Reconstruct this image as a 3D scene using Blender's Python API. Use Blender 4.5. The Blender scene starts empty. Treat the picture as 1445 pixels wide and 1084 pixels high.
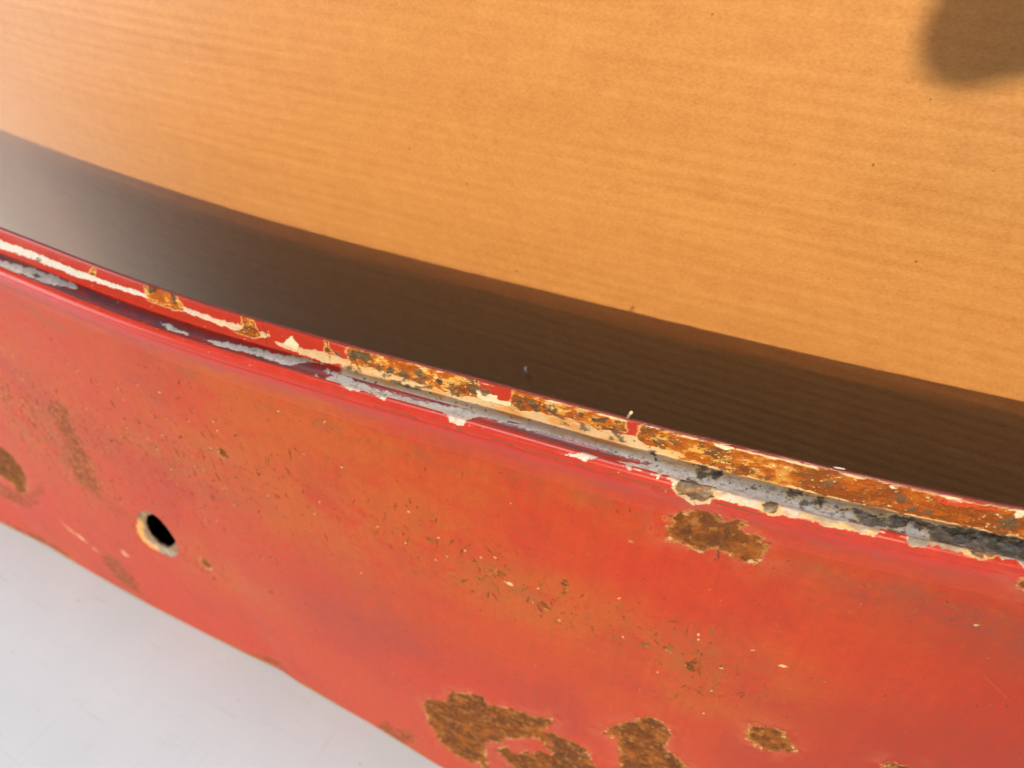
import bpy, math
import numpy as np

# ---------------------------------------------------------------- camera, light, exposure
scene = bpy.context.scene
COL = scene.collection

def look(pitch, yaw):
    p, y = math.radians(pitch), math.radians(yaw)
    return (math.radians(90) - p, 0.0, y)

cam_data = bpy.data.cameras.new("camera")
cam = bpy.data.objects.new("camera", cam_data)
COL.objects.link(cam)
cam.location = (0.0, 0.0, 0.22)
cam.rotation_euler = look(42.0, 26.0)
cam_data.sensor_width = 36.0
cam_data.lens = 963.0 / 1445.0 * 36.0
cam_data.clip_start = 0.005
cam_data.clip_end = 100.0
cam_data.dof.use_dof = True
cam_data.dof.focus_distance = 0.104
cam_data.dof.aperture_fstop = 22.0
scene.camera = cam

SUN_AZ, SUN_EL = 16.0, 18.0          # degrees to the right of the cardboard's normal, and above the table
a, e = math.radians(SUN_AZ), math.radians(SUN_EL)
TO_SUN = (math.sin(a) * math.cos(e), -math.cos(a) * math.cos(e), math.sin(e))

world = bpy.data.worlds.new("World")
scene.world = world
world.use_nodes = True
wn, wl = world.node_tree.nodes, world.node_tree.links
wn.clear()
sky = wn.new("ShaderNodeTexSky")
sky.sky_type = 'NISHITA'
sky.sun_disc = False
sky.sun_elevation = math.radians(SUN_EL)
sky.sun_rotation = math.radians(180.0 - SUN_AZ)
bg = wn.new("ShaderNodeBackground")
bg.inputs["Strength"].default_value = 0.025
wo = wn.new("ShaderNodeOutputWorld")
wl.new(sky.outputs[0], bg.inputs["Color"])
# added warm disc above the sun, a second light for the reddish shadow fringe
GLOW_EL = 22.0
ge = math.radians(GLOW_EL)
tcw = wn.new("ShaderNodeTexCoord")
dot = wn.new("ShaderNodeVectorMath"); dot.operation = 'DOT_PRODUCT'
dot.inputs[1].default_value = (math.sin(a) * math.cos(ge), -math.cos(a) * math.cos(ge), math.sin(ge))
wl.new(tcw.outputs["Generated"], dot.inputs[0])
mr = wn.new("ShaderNodeMapRange"); mr.interpolation_type = 'SMOOTHSTEP'
mr.inputs["From Min"].default_value = math.cos(math.radians(2.3)); mr.inputs["From Max"].default_value = math.cos(math.radians(1.2))
mr.inputs["To Min"].default_value = 0.0; mr.inputs["To Max"].default_value = 150.0
wl.new(dot.outputs["Value"], mr.inputs["Value"])
bg2 = wn.new("ShaderNodeBackground"); bg2.inputs["Color"].default_value = (1.0, 0.50, 0.30, 1)
wl.new(mr.outputs[0], bg2.inputs["Strength"])
add = wn.new("ShaderNodeAddShader")
wl.new(bg.outputs[0], add.inputs[0]); wl.new(bg2.outputs[0], add.inputs[1])
wl.new(add.outputs[0], wo.inputs["Surface"])

from mathutils import Vector
def aim(o, d):
    o.rotation_euler = Vector(d).to_track_quat('Z', 'Y').to_euler()
sd = bpy.data.lights.new("sun", 'SUN')
sd.energy = 3.5
sd.angle = math.radians(0.55)
sd.color = (1.0, 0.87, 0.58)
sun = bpy.data.objects.new("sun", sd); COL.objects.link(sun)
aim(sun, TO_SUN)
# soft cool area lamps added as fill, low on the left and overhead
def area(name, loc, direction, sx, sy, power, color):
    d = bpy.data.lights.new(name, 'AREA'); d.shape = 'RECTANGLE'; d.size = sx; d.size_y = sy; d.energy = power; d.color = color
    o = bpy.data.objects.new(name, d); COL.objects.link(o); o.location = loc; aim(o, direction)
    return o
area("left_fill_light", (-0.95, -0.36, 0.20), (-0.75, -0.42, 0.05), 0.5, 0.36, 3.2, (0.86, 0.93, 1.0))
area("overhead_fill_light", (-0.32, 0.085, 1.5), (-0.20, 0.0, 1.0), 1.0, 0.5, 22.0, (0.76, 0.90, 1.0))

scene.view_settings.view_transform = 'Standard'
scene.view_settings.look = 'None'
scene.view_settings.exposure = 0.0
scene.view_settings.gamma = 1.0
scene.view_settings.use_curve_mapping = False
scene.cycles.use_denoising = True
scene.cycles.max_bounces = 8

# ---------------------------------------------------------------- helpers
def tag(o, label=None, cat=None, group=None, kind=None):
    if label: o["label"] = label
    if cat: o["category"] = cat
    if group: o["group"] = group
    if kind: o["kind"] = kind
    return o

def mesh_obj(name, verts, faces, mat, parent=None, smooth=True):
    me = bpy.data.meshes.new(name)
    verts = np.asarray(verts, np.float32)
    me.vertices.add(len(verts)); me.vertices.foreach_set("co", verts.ravel())
    faces = np.asarray(faces, np.int32)
    n, k = faces.shape
    me.loops.add(n * k); me.loops.foreach_set("vertex_index", faces.ravel())
    me.polygons.add(n)
    me.polygons.foreach_set("loop_start", np.arange(0, n * k, k, dtype=np.int32))
    me.polygons.foreach_set("use_smooth", np.full(n, smooth))
    me.update(calc_edges=True)
    me.validate()
    me.materials.append(mat)
    o = bpy.data.objects.new(name, me); COL.objects.link(o)
    if parent: o.parent = parent
    return o

def grid_faces(nv, nx, keep=None, flip=False):
    i = np.arange(nv * nx, dtype=np.int32).reshape(nv, nx)
    q = np.stack([i[:-1, :-1], i[:-1, 1:], i[1:, 1:], i[1:, :-1]], -1)
    q = q[keep] if keep is not None else q.reshape(-1, 4)
    return q[:, ::-1] if flip else q

_rng = np.random.RandomState(7)
_TAB = _rng.rand(512, 512).astype(np.float32)
def vnoise(x, y, seed=0):
    x = x + seed * 37.17; y = y + seed * 91.73
    xi = np.floor(x).astype(np.int64); yi = np.floor(y).astype(np.int64)
    fx = (x - xi).astype(np.float32); fy = (y - yi).astype(np.float32)
    fx = fx * fx * (3 - 2 * fx); fy = fy * fy * (3 - 2 * fy)
    X0, X1, Y0, Y1 = xi & 511, (xi + 1) & 511, yi & 511, (yi + 1) & 511
    return (_TAB[Y0, X0] * (1 - fx) + _TAB[Y0, X1] * fx) * (1 - fy) + (_TAB[Y1, X0] * (1 - fx) + _TAB[Y1, X1] * fx) * fy
def fbm(x, y, seed=0, octv=4, gain=0.5):
    s = 0; amp = 1; tot = 0
    for k in range(octv):
        s = s + amp * vnoise(x * 2.03 ** k + y * 0.13, y * 2.03 ** k - x * 0.11, seed + k * 5)
        tot += amp; amp *= gain
    return s / tot * 2 - 1                      # about -0.6 .. 0.6
def sstep(a, b, x):
    t = np.clip((x - a) / (b - a), 0, 1)
    return t * t * (3 - 2 * t)
def lerp(a, b, t):
    return a + (b - a) * t

def poly_sd(poly, X, Y):
    """signed distance, positive inside"""
    P = np.array(poly, np.float32); n = len(P)
    d = np.full(X.shape, 1e9, np.float32); ins = np.zeros(X.shape, bool)
    for i in range(n):
        ax, ay = P[i]; bx, by = P[(i + 1) % n]
        ex, ey = bx - ax, by - ay; L = ex * ex + ey * ey + 1e-9
        t = np.clip(((X - ax) * ex + (Y - ay) * ey) / L, 0, 1)
        d = np.minimum(d, (X - ax - t * ex) ** 2 + (Y - ay - t * ey) ** 2)
        c = ((ay > Y) != (by > Y))
        if c.any():
            ins ^= c & (X < (bx - ax) * (Y - ay) / (by - ay + 1e-12) + ax)
    d = np.sqrt(d)
    return np.where(ins, d, -d)

# ---------------------------------------------------------------- materials
def new_mat(name):
    m = bpy.data.materials.new(name); m.use_nodes = True
    nt = m.node_tree; nt.nodes.clear()
    out = nt.nodes.new("ShaderNodeOutputMaterial"); b = nt.nodes.new("ShaderNodeBsdfPrincipled")
    nt.links.new(b.outputs[0], out.inputs[0])
    return m, nt, b
def nd(nt, t, **kw):
    n = nt.nodes.new(t)
    for k, v in kw.items():
        setattr(n, k, v)
    return n
def noise_node(nt, vec, scale, detail=4, rough=0.55, dist=0.0):
    n = nt.nodes.new("ShaderNodeTexNoise")
    n.inputs["Scale"].default_value = scale; n.inputs["Detail"].default_value = detail
    n.inputs["Roughness"].default_value = rough; n.inputs["Distortion"].default_value = dist
    nt.links.new(vec, n.inputs["Vector"]); return n
def mapping(nt, vec, sc, rot=(0, 0, 0)):
    m = nt.nodes.new("ShaderNodeMapping"); m.inputs["Scale"].default_value = sc; m.inputs["Rotation"].default_value = rot
    nt.links.new(vec, m.inputs["Vector"]); return m.outputs[0]
def maprange(nt, v, a, b, c, d):
    m = nt.nodes.new("ShaderNodeMapRange")
    for k, x in zip(("From Min", "From Max", "To Min", "To Max"), (a, b, c, d)): m.inputs[k].default_value = x
    nt.links.new(v, m.inputs["Value"]); return m.outputs[0]
def mixc(nt, fac, a, b, mode='MIX'):
    m = nt.nodes.new("ShaderNodeMix"); m.data_type = 'RGBA'; m.blend_type = mode
    for s, v in ((0, fac), (6, a), (7, b)):
        if hasattr(v, "is_output") or hasattr(v, "links"): nt.links.new(v, m.inputs[s])
        else: m.inputs[s].default_value = v
    return m.outputs[2]
def math_n(nt, op, a, b=0.5):
    m = nt.nodes.new("ShaderNodeMath"); m.operation = op
    for s, v in ((0, a), (1, b)):
        if hasattr(v, "links"): nt.links.new(v, m.inputs[s])
        else: m.inputs[s].default_value = v
    return m.outputs[0]

def painted_metal(name, spec=0.5, grain=0.06):
    """weathered paint: colour, roughness and grit come from attributes authored per vertex on the sheet"""
    m, nt, b = new_mat(name)
    tc = nd(nt, "ShaderNodeTexCoord").outputs["Object"]
    col = nd(nt, "ShaderNodeAttribute", attribute_name="paint").outputs["Color"]
    aux = nd(nt, "ShaderNodeAttribute", attribute_name="wear").outputs["Color"]
    sep = nd(nt, "ShaderNodeSeparateColor"); nt.links.new(aux, sep.inputs[0])
    n1 = noise_node(nt, tc, 2600, 3, 0.65)
    n2 = noise_node(nt, tc, 600, 4, 0.6)
    f = math_n(nt, 'ADD', maprange(nt, n1.outputs[0], .3, .7, 1 - grain, 1 + grain), maprange(nt, n2.outputs[0], .3, .7, -grain * .8, grain * .8))
    cmb = nd(nt, "ShaderNodeCombineColor")
    for i in range(3): nt.links.new(f, cmb.inputs[i])
    c = mixc(nt, 1.0, col, cmb.outputs[0], 'MULTIPLY')
    nt.links.new(c, b.inputs["Base Color"])
    r = math_n(nt, 'ADD', sep.outputs[0], maprange(nt, n2.outputs[0], .3, .7, -.06, .06))
    nt.links.new(r, b.inputs["Roughness"])
    nt.links.new(maprange(nt, sep.outputs[1], .1, .7, spec, spec * .25), b.inputs["Specular IOR Level"])   # rust hardly shines
    bp = nd(nt, "ShaderNodeBump"); bp.inputs["Distance"].default_value = 0.00012
    nt.links.new(math_n(nt, 'ADD', maprange(nt, sep.outputs[1], 0, 1, .04, 1.0), 0.0), bp.inputs["Strength"])
    n3 = noise_node(nt, tc, 1500, 5, 0.7)
    nt.links.new(n3.outputs[0], bp.inputs["Height"])
    nt.links.new(bp.outputs[0], b.inputs["Normal"])
    return m

# ---------------------------------------------------------------- panel shape (millimetres)
H_TOP=148.0
TOPX=[(-420,78),(-260,72.0),(-200,70),(-150,68.6),(-118,67.1),(-103,66.8),(-87,67.1),(-73,68.1),(-60,68.6),(-47,70.1),(-30,71.4),(-15,72.4),(5,74.6),(19,76.3),(36,79.2),(70,86),(120,99),(260,150)]
def smooth_interp(pts,x,k=9.0):
    p=np.array(pts,float); xs=np.arange(p[0,0],p[-1,0]+1,1.0); ys=np.interp(xs,p[:,0],p[:,1])
    w=np.exp(-0.5*(np.arange(-30,31)/k)**2); w/=w.sum()
    ys=np.convolve(np.pad(ys,30,mode='reflect',reflect_type='odd'),w,mode='valid')
    return np.interp(x,xs,ys)
BOTX=[(-420,62),(-251,58.2),(-228,59.0),(-213,58.6),(-190,58.2),(-170,58.1),(-142,58.8),(-125,59.3),(-113,60.1),(-108,59.3),(-90,58.9),(-78,58.8),(-52,57.6),(0,60),(60,66),(120,78),(260,128)]
def rim_y(x): return smooth_interp(TOPX,x)
def bot_y(x): return smooth_interp(BOTX,x,2.5)
# section of ridge, channel and lip: (dy from the face, z from the rim), at the right and at the left of the sheet
PROF=[(0,-11.0),(0,-10.2),(0,-9.2),(-0.1,-8.0),(-0.4,-6.6),(-0.6,-5.5),(-0.5,-5.0),(-0.55,-4.6),(-0.35,-3.65),(0.3,-3.15),(0.95,-3.4),(1.7,-4.6),(2.6,-5.7),(3.6,-6.3),(4.7,-6.4),(5.5,-5.9),(5.95,-5.0),(6.15,-3.5),(6.35,-1.6),(6.5,-0.35),(6.7,0.0)]
PROFL=[(0,-11.0),(0,-10.4),(0,-9.8),(-0.1,-9.0),(-0.4,-7.6),(-0.6,-6.5),(-0.5,-6.0),(-0.55,-5.6),(-0.3,-4.9),(0.3,-4.4),(0.95,-4.6),(1.8,-5.8),(2.8,-7.4),(3.8,-7.7),(4.75,-7.3),(5.4,-6.3),(5.8,-5.0),(6.0,-3.4),(6.25,-1.6),(6.45,-0.35),(6.7,0.0)]
FACE_TOP=H_TOP-11.0
RIM_DY=6.7
def catmull(P,n=24):
    P=np.array(P,float);P=np.vstack([2*P[0]-P[1],P,2*P[-1]-P[-2]]);o=[]
    for i in range(1,len(P)-2):
        t=np.linspace(0,1,n,endpoint=False)[:,None];a,b,c,d=P[i-1:i+3]
        o.append(.5*((2*b)+(c-a)*t+(2*a-5*b+4*c-d)*t*t+(3*b-a-3*c+d)*t**3))
    o.append(P[-2][None]);return np.vstack(o)
_c=catmull(PROF);_cl=catmull(PROFL);_L=np.r_[0,np.cumsum(np.hypot(*np.diff(_c,axis=0).T))]
V_MAX=FACE_TOP+_L[-1]
def point(x,v):
    """x, v in mm (v = height on the face, arc length above it) -> xyz in mm"""
    x=np.asarray(x,float);v=np.asarray(v,float)
    yt=rim_y(x)-RIM_DY; yb=bot_y(x)
    f=np.clip(v/FACE_TOP,0,1)
    a=np.clip(v-FACE_TOP,0,_L[-1])
    w=np.clip((-55-x)/90.0,0,1); w=w*w*(3-2*w)
    dy=np.interp(a,_L,_c[:,0])*(1-w)+np.interp(a,_L,_cl[:,0])*w
    dz=np.interp(a,_L,_c[:,1])*(1-w)+np.interp(a,_L,_cl[:,1])*w
    y=yb+(yt-yb)*f-1.6*4*f*(1-f)*.8+dy
    z=np.where(v<FACE_TOP,v,H_TOP+dz)
    return np.stack([x+0*y,y,z],-1)

# outlines of worn areas on the sheet: (along, up the section) in millimetres
RUST = [[(-54,41.5),(-51.7,45.3),(-46.8,48.4),(-45.1,55),(-42.2,57),(-38.5,59),(-36,59),(-35,54.9),(-33.3,57.4),(-30,59.6),(-26.7,59.6),(-23.9,60.1),(-21,61.6),(-19,63.9),(-20,59.5),(-22.1,54.6),(-19,56),(-16,55.5),(-12.7,55.6),(-10.5,54),(-8.9,49.1),(-8,44.4),(-9.5,34.2),(-22.3,17.9),(-35,13.1),(-38.5,17.7),(-41,14.9),(-45.8,15.4),(-49.9,19.1),(-51.7,26.5),(-53.7,31.8)],
 [(-9,65.3),(-7,69.9),(-4.5,73.7),(-2.5,75.9),(-1,79.2),(1.8,79.7),(3.4,77.5),(5,76.1),(4.5,73.1),(4.5,69.9),(6.5,68.4),(8,66.8),(10.5,64),(10.5,54.9),(-1.5,46.5),(-3.5,55.5),(-4,61.1),(-5.5,65.5),(-7.9,65.5)],
 [(16.5,88.9),(19,90.5),(20.5,91),(22.5,89.7),(24.5,87),(26,84.8),(24.5,83.2),(22,81.6),(19.3,82.2),(17.7,84)],
 [(39,88),(40,90.5),(42.7,91.6),(44.6,90.4),(44.2,85.1),(41,84.5)],
 [(-5.5,137.6),(-5,138.5),(-4,138.7),(-3,139.9),(-2,140.7),(-0.5,140.5),(0,140.5),(1,139.4),(1.5,139.6),(2,140.8),(3,141.2),(3.5,141),(4.5,139.5),(4,138.8),(5,138),(6,138.3),(7,137.5),(7.9,136),(8.4,134.7),(8.3,133.3),(7.2,132.3),(5.6,132),(4.6,132),(3.9,132.5),(2.6,132.5),(1.5,132.9),(0,132.5),(-0.5,131.5),(-1.6,131),(-2.8,131.2),(-4,131.5),(-5.3,131.7),(-6,132.4),(-6.4,133.2),(-6.6,134.3),(-6,134.8),(-5.5,135.5),(-6.5,135.5),(-7.2,135.9),(-7.2,136.4),(-6,136.4)],
 [(37,142.1),(37.5,143.1),(38.5,144.1),(40,142),(40,139.3),(39,139.7),(37.5,141.3)],
 [(-210,67.8),(-204,65.5),(-199,64.5),(-198.5,58.7),(-200,52.5),(-208.5,41),(-214.4,37.7),(-215.1,42.4),(-220.6,43.4),(-230.9,41)],
 [(-123.8,59.9),(-121.2,60.7),(-120,58),(-121.5,55),(-123.5,54.5),(-124.5,56.6)],
 [(-96.5,116),(-94.5,116.3),(-93.9,114.5),(-95.3,113.4),(-96.7,113.9)],
 [(-9,143.5),(-7.5,143.7),(-7.5,143.4),(-8,142.7),(-8.5,143)]]
HAZE = [[(-182.4,23.5),(-176.5,27.4),(-172.4,25.6),(-172.3,22.2),(-170.5,19.4),(-169.8,14.5),(-171.8,6.8),(-178.5,7),(-182,9.5),(-183.2,13.5),(-184.3,17.6)],
 [(-155.8,104.6),(-151,104.2),(-152.3,98.3),(-151.6,94.5),(-152.3,92.1),(-153.1,86.7),(-155.2,78.8),(-156,71.2),(-160.4,66.7),(-164.8,67.5),(-165.4,72.1),(-164.5,79),(-161.2,85.9),(-160.1,92.9),(-161,98.5)],
 [(-226,36.5),(-219,37.2),(-212.1,38),(-190.2,55.8),(-205.1,37.9),(-220,27.1),(-229.3,26.2),(-234.7,24.5)],
 [(-240.5,1),(-225,6.3),(-216.2,7.8),(-210.7,4.5),(-212.3,0.1),(-225.4,0.1),(-238.4,0.1)],
 [(-132,0.2),(-124.5,3.1),(-115,8.2),(-110.4,7.4),(-106.6,0.4),(-112.5,0.2),(-122.1,0.2)],
 [(-75.6,0.6),(-70.4,10.1),(-63,11.9),(-60.5,16.5),(-59.5,7.6),(-66,0.5)],
 [(-245.5,5),(-240.8,3.7),(-215.4,0.6),(-223.9,0.1),(-240.9,0.1)]]
ISLAND = [[(-35.9,33.5),(-32.5,39.9),(-27.4,45.4),(-23.5,49.1),(-20.2,49.6),(-18.9,46.9),(-20,43.5),(-22,42.7),(-26,37.4),(-28.7,36),(-31.1,37.6),(-32.5,32),(-30.4,29.1),(-28,27.2),(-30.3,19.9),(-35,16),(-36.5,27.9)]]
SLOT = [[(-141.5,65.9),(-140,68),(-137.1,70.4),(-135.5,71),(-134,70.1),(-133.5,66.6),(-132.5,64),(-132.1,62.3),(-133.3,59.9),(-136.7,56.1),(-139.4,53.6),(-141.1,53.6),(-142.5,54.1),(-143.4,56),(-143.7,58.9),(-143.3,62.2)]]
RECESS = [[(-144.7,66.2),(-142.5,69),(-139.3,71.4),(-136.9,72.2),(-133.9,70.5),(-132.2,67.2),(-131.8,62.5),(-132.2,58.6),(-135,53.4),(-139,49.4),(-142.2,48.7),(-144.9,49.1),(-147.5,48.9),(-150,50.5),(-150,55.5),(-149,58.1),(-147,61.6)]]
PRIMER = [[(-155.2,155.2),(-142,155.5),(-129.7,155.3),(-119,155.6),(-110,156.1),(-109.5,155),(-119.5,154.4),(-130.5,153.6),(-143,153.5),(-156.5,153),(-166.8,152.7),(-165,155.3)],
 [(-110,156.3),(-100,156),(-93.5,155.7),(-88.5,155.9),(-80.5,155.9),(-80.7,154.9),(-89.5,154.3),(-100.5,155),(-109.5,155)],
 [(-166.5,150.8),(-156.5,151),(-149.5,151.5),(-142,152),(-132.1,152.2),(-131,151.5),(-141,149.9),(-148,149.8),(-150.3,146.8),(-157,144.7)],
 [(-106.8,151.3),(-104.9,151.4),(-99.5,151),(-99,150.5),(-102,150.4),(-104.5,150.5)],
 [(-80,154.7),(-76,154.7),(-69.5,155.3),(-64.6,155.2),(-63.1,154.8),(-57,154.4),(-51.5,153.7),(-46.5,153.6),(-41,153.7),(-36,153.7),(-31,153.3),(-30.5,151.7),(-32,151.8),(-35,151.8),(-36.5,151.3),(-34.5,151.5),(-30.5,151.6),(-30.5,151.1),(-34.7,151.6),(-39,151.5),(-40.5,150.8),(-39,147),(-39.5,144.4),(-40.5,144.2),(-42,144.7),(-43,145.9),(-47.4,147.4),(-50.5,146.6),(-54.1,148.1),(-53,144.9),(-56.3,145.7),(-60.5,145),(-63.7,146.5),(-66.5,150.4),(-66,146.9),(-68,150.4),(-66.9,151.3),(-69.5,151.8),(-69,152.2),(-63,151.7),(-59,151.3),(-55,151.4),(-51,151.2),(-47.5,151.5),(-44.5,151.8),(-39.7,152.1),(-37,152.6),(-41,152.9),(-46.1,152.8),(-51.5,153),(-57.1,153.3),(-61,153.4),(-65.5,154.1),(-69,153),(-72.5,153.4),(-79,153.8)],
 [(-95.4,150.8),(-93,151.4),(-84,152.2),(-78,152.3),(-73,153.1),(-70,153),(-69,152.9),(-73,152.4),(-77,150.6),(-83.5,150.9),(-92.1,150.4)],
 [(-68.1,146.1),(-70,150.5),(-67.6,148.3),(-68.4,148.6),(-69.3,148.4)],
 [(-37,154.1),(-32,154.1),(-27,153.8),(-22.5,153.8),(-16.5,154.3),(-11.5,154),(-5.5,153.7),(7,153.1),(7.9,144),(6.5,143.7),(5.4,144.2),(1.5,144.3),(-1,144.1),(-1.5,142.5),(-3.5,141.4),(-6.5,143.3),(-7,144.6),(-8.3,147.9),(-9,144.6),(-9.6,146.3),(-13,146.8),(-13.2,144.9),(-16,147.7),(-18.1,145.7),(-19.5,144.4),(-23,144.4),(-21.5,145),(-19,146.5),(-16,150.4),(-12.5,150.9),(-11.3,151.5),(-15.5,151.2),(-20.1,151.7),(-25,151.6),(-29,151.5),(-33.3,151.6),(-36.5,151.2)],
 [(1.5,153.1),(7,153.1),(15,153.5),(22.5,153.2),(27.5,153.2),(37.5,154.9),(43,155.3),(43,144.3),(37,144.6),(35.6,145.4),(32.5,144.9),(31,144.7),(29.5,145),(26,144.9),(24.5,144.1),(23.5,144.4),(24,148.9),(20.5,146.4),(19.5,144.4),(16.5,144.4),(14,144.2),(11,144.5),(8,144.2),(6.5,143.6),(5,144.4),(2.5,144.1)]]
REDSTREAK = [[(-35,151.8),(-34,152.4),(-31.7,152.1),(-33.5,151.8)],
 [(-29.5,152.6),(-27,152.9),(-23,152.7),(-24.3,152.3),(-27.5,152.2)],
 [(-22.5,152.5),(-20.5,152.8),(-20,152.7),(-22.5,152.4)]]
SCALE = [[(-6.5,144),(-5.5,148.8),(-4.5,146.3),(-3.5,145.9),(-2.5,148.6),(-1.5,144.6),(-1,144.1),(-1.5,143.3),(-2.5,142.8),(-4,142.7),(-5,143),(-5.7,142.9)],
 [(-5,152.3),(-4,152.5),(-3.5,151.5),(-3.5,151.1),(-4.5,151.5)],
 [(-3,152.6),(-2,153.4),(-0.5,152.8),(-1.5,151.6),(-2.4,151.8)],
 [(-12.5,153.4),(-11.5,153.7),(-10.5,153.1),(-11,152.6),(-12,152.8)],
 [(8,153.1),(10.5,153.5),(10.5,152.2),(8.5,151.7)],
 [(12,153.1),(13.5,153.4),(13,151.4),(12.5,151.8)],
 [(14.5,151.3),(17,152.1),(18,150.6),(19.5,148.6),(20.5,150.2),(23,150.8),(24.5,152.3),(26.6,151.8),(29.5,147.9),(31,144.7),(33,145),(36.5,148.2),(39.5,148.6),(42.5,151.2),(39,154),(34.5,153.7),(31.5,152.6),(27.5,152.7),(24,153.1),(20.5,151.9),(17.5,152.7)],
 [(5.1,144.9),(7,147.7),(7.5,144.4),(7,143.9),(5.5,144.1)],
 [(30,144.9),(32.5,145.1),(32.6,144.9),(30.5,144.5)],
 [(-145.5,150.9),(-144,151.4),(-143,150.7),(-144,150)],
 [(-143.7,154.5),(-141.5,154.6),(-142.6,153.5),(-144,153.4)],
 [(-57,153.4),(-55.5,153.8),(-54,154.1),(-54.5,153.3),(-56,153.1)],
 [(-54,153.1),(-52.5,153.5),(-52,153),(-52.5,152.7),(-54,152.7)],
 [(-51.5,153.6),(-50,153.8),(-50.5,152.9),(-51.5,152.9)]]
FRUST = [[(-109.5,158.2),(-108.7,158.2),(-105.2,158.2),(-101.4,158.1),(-100.5,156.5),(-100.5,155.1),(-103.5,154.6),(-107.5,154.5),(-109.9,154.6),(-110,156.6)],
 [(-86,158.1),(-83.8,158.2),(-82.5,154.9),(-84.5,153.9),(-89,154.1),(-86.5,155.4)],
 [(-69,157.9),(-68,157.9),(-68,156.6),(-67,155.7),(-69,155.5),(-68.5,156.8)],
 [(-64.5,156.8),(-63.5,158.1),(-60,158.2),(-54.9,158.1),(-49.9,158.1),(-44.5,158),(-40.5,158),(-40,156),(-38.5,155.3),(-40,154.4),(-44,154),(-50,154.2),(-57,154.8),(-64,154.5)],
 [(-34.5,157.9),(-33,158.1),(-30.5,158),(-28,158.1),(-25.5,157.9),(-22.5,157.8),(-19,157.9),(-16.5,158),(-16,156),(-17.5,155.4),(-20.5,154.8),(-23,155.5),(-27,155.2),(-30.5,155),(-33,154.2),(-35.5,155.1),(-34.5,155.9)],
 [(-14,157.6),(-13.5,158.1),(-11.5,158),(-6.5,158.1),(-2.5,158.1),(3.6,158.1),(4.5,154.2),(1.5,154.3),(-3,154.4),(-6,154.6),(-8.5,154.4),(-11.5,154.2),(-13.5,154.5),(-14,154.9)],
 [(-0.5,158.1),(0.2,158.2),(5.5,158),(11,158),(19.5,157.9),(26,157.6),(30.5,157.6),(36,158),(42,157.8),(43,155.6),(37,155.4),(31.6,154.7),(27,154.3),(22,154.8),(17,154.4),(12,154.4),(6.5,154.5),(1,154.6),(0,154.9)],
 [(-126.5,155.5),(-123.9,157.6),(-123.5,157.1),(-124.5,155.6),(-125.6,155.4)]]
FPALE = [[(-77.9,154.5),(-75.5,157),(-74.5,155.5),(-75,154.1)],
 [(-40.5,155.9),(-39,156),(-37,156),(-37,155.1),(-35.5,155.1),(-34.5,155.7),(-34.5,154.5),(-37,154.4),(-40.5,154.5)],
 [(-13.5,157.9),(-11.6,158.1),(-11.5,157.9),(-13.5,157.7)],
 [(-3.5,157.8),(-2.5,157.9),(-0.5,157.7),(-1.5,157.1),(-3,157.3)],
 [(20,157.6),(21,157.7),(21,157.4),(20.5,157.2)],
 [(27,157.6),(28.5,157.6),(29,157.4),(28.5,156.9),(27.5,157)],
 [(35,157.8),(36,158.1),(36.6,158.1),(36.5,156.9),(35.7,156.4)]]
FRED = [[(25.5,157.4),(27,157.6),(29.5,157.4),(32,157.4),(33.5,157.4),(33.5,156.9),(30.5,156.8),(28.5,156.6),(26.5,156.6)],
 [(2.9,158.1),(3.5,158.1),(4.5,158.1),(4.5,157.7),(3.5,157.7)]]
FDARK = [[(-108.5,158.2),(-106.5,158.2),(-106.5,157.6),(-108.5,156.6),(-108.6,157.2)],
 [(-103,158.1),(-101.4,158.1),(-101.5,156.6),(-102.5,155.8),(-103,156.9)],
 [(-64.5,156.2),(-63.5,157.1),(-63.4,157.7),(-61.5,157.9),(-59.5,157.7),(-60,156.3),(-60.5,155),(-61.5,156.3),(-63.5,155.3)],
 [(-57,155.8),(-56,156.3),(-55,155.8),(-56,154.9),(-57,154.8)],
 [(-59.5,155.9),(-58,155.9),(-58,155.4),(-59,155.6)],
 [(-54,156.1),(-53,156),(-53.4,154.4),(-54,154.9)],
 [(-48,156.2),(-47,156.7),(-46.5,155.9),(-47,155.1),(-47.6,155.4)],
 [(-45.5,155.4),(-44.5,155.5),(-44.7,154.7),(-45.5,154.6)],
 [(-42,156.1),(-41,156.5),(-40.2,156),(-41.5,155),(-42,155.2)],
 [(-33.5,156.5),(-33,156.5),(-32.5,155.3),(-33,155.3)],
 [(-32,156.7),(-31,157.2),(-29.5,155.7),(-30,154.9),(-31,155.4)],
 [(-28.5,156.4),(-27,156.9),(-26.9,155.6),(-28,155.6)],
 [(-24,157.1),(-23,157.7),(-22.7,156.6),(-23.5,156.3)],
 [(-21.5,157.2),(-20.5,157.2),(-19,157.3),(-19.5,156.3),(-21.5,156.3)],
 [(-12,155.7),(-10.9,156.2),(-10.5,155.3),(-11.5,154.9)],
 [(34.5,156),(35.5,156.7),(36,155.9),(35.5,155)]]
DIRT = [(-0.1952, 0.0482, 0.00022, "dark crumb on the white table nearest the panel's lower edge"),(-0.1317, 0.0552, 0.00014, 'dot-like dark crumb in the middle of the white table strip'),(-0.1194, 0.0464, 0.00016, "small dark crumb on the table in front of the panel's dented foot"),(-0.0736, 0.0477, 0.00016, 'dark crumb at the bottom of the frame beside the panel foot'),(-0.2250, 0.0452, 0.00013, 'speck on the white table at the left edge of the frame')]

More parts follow.
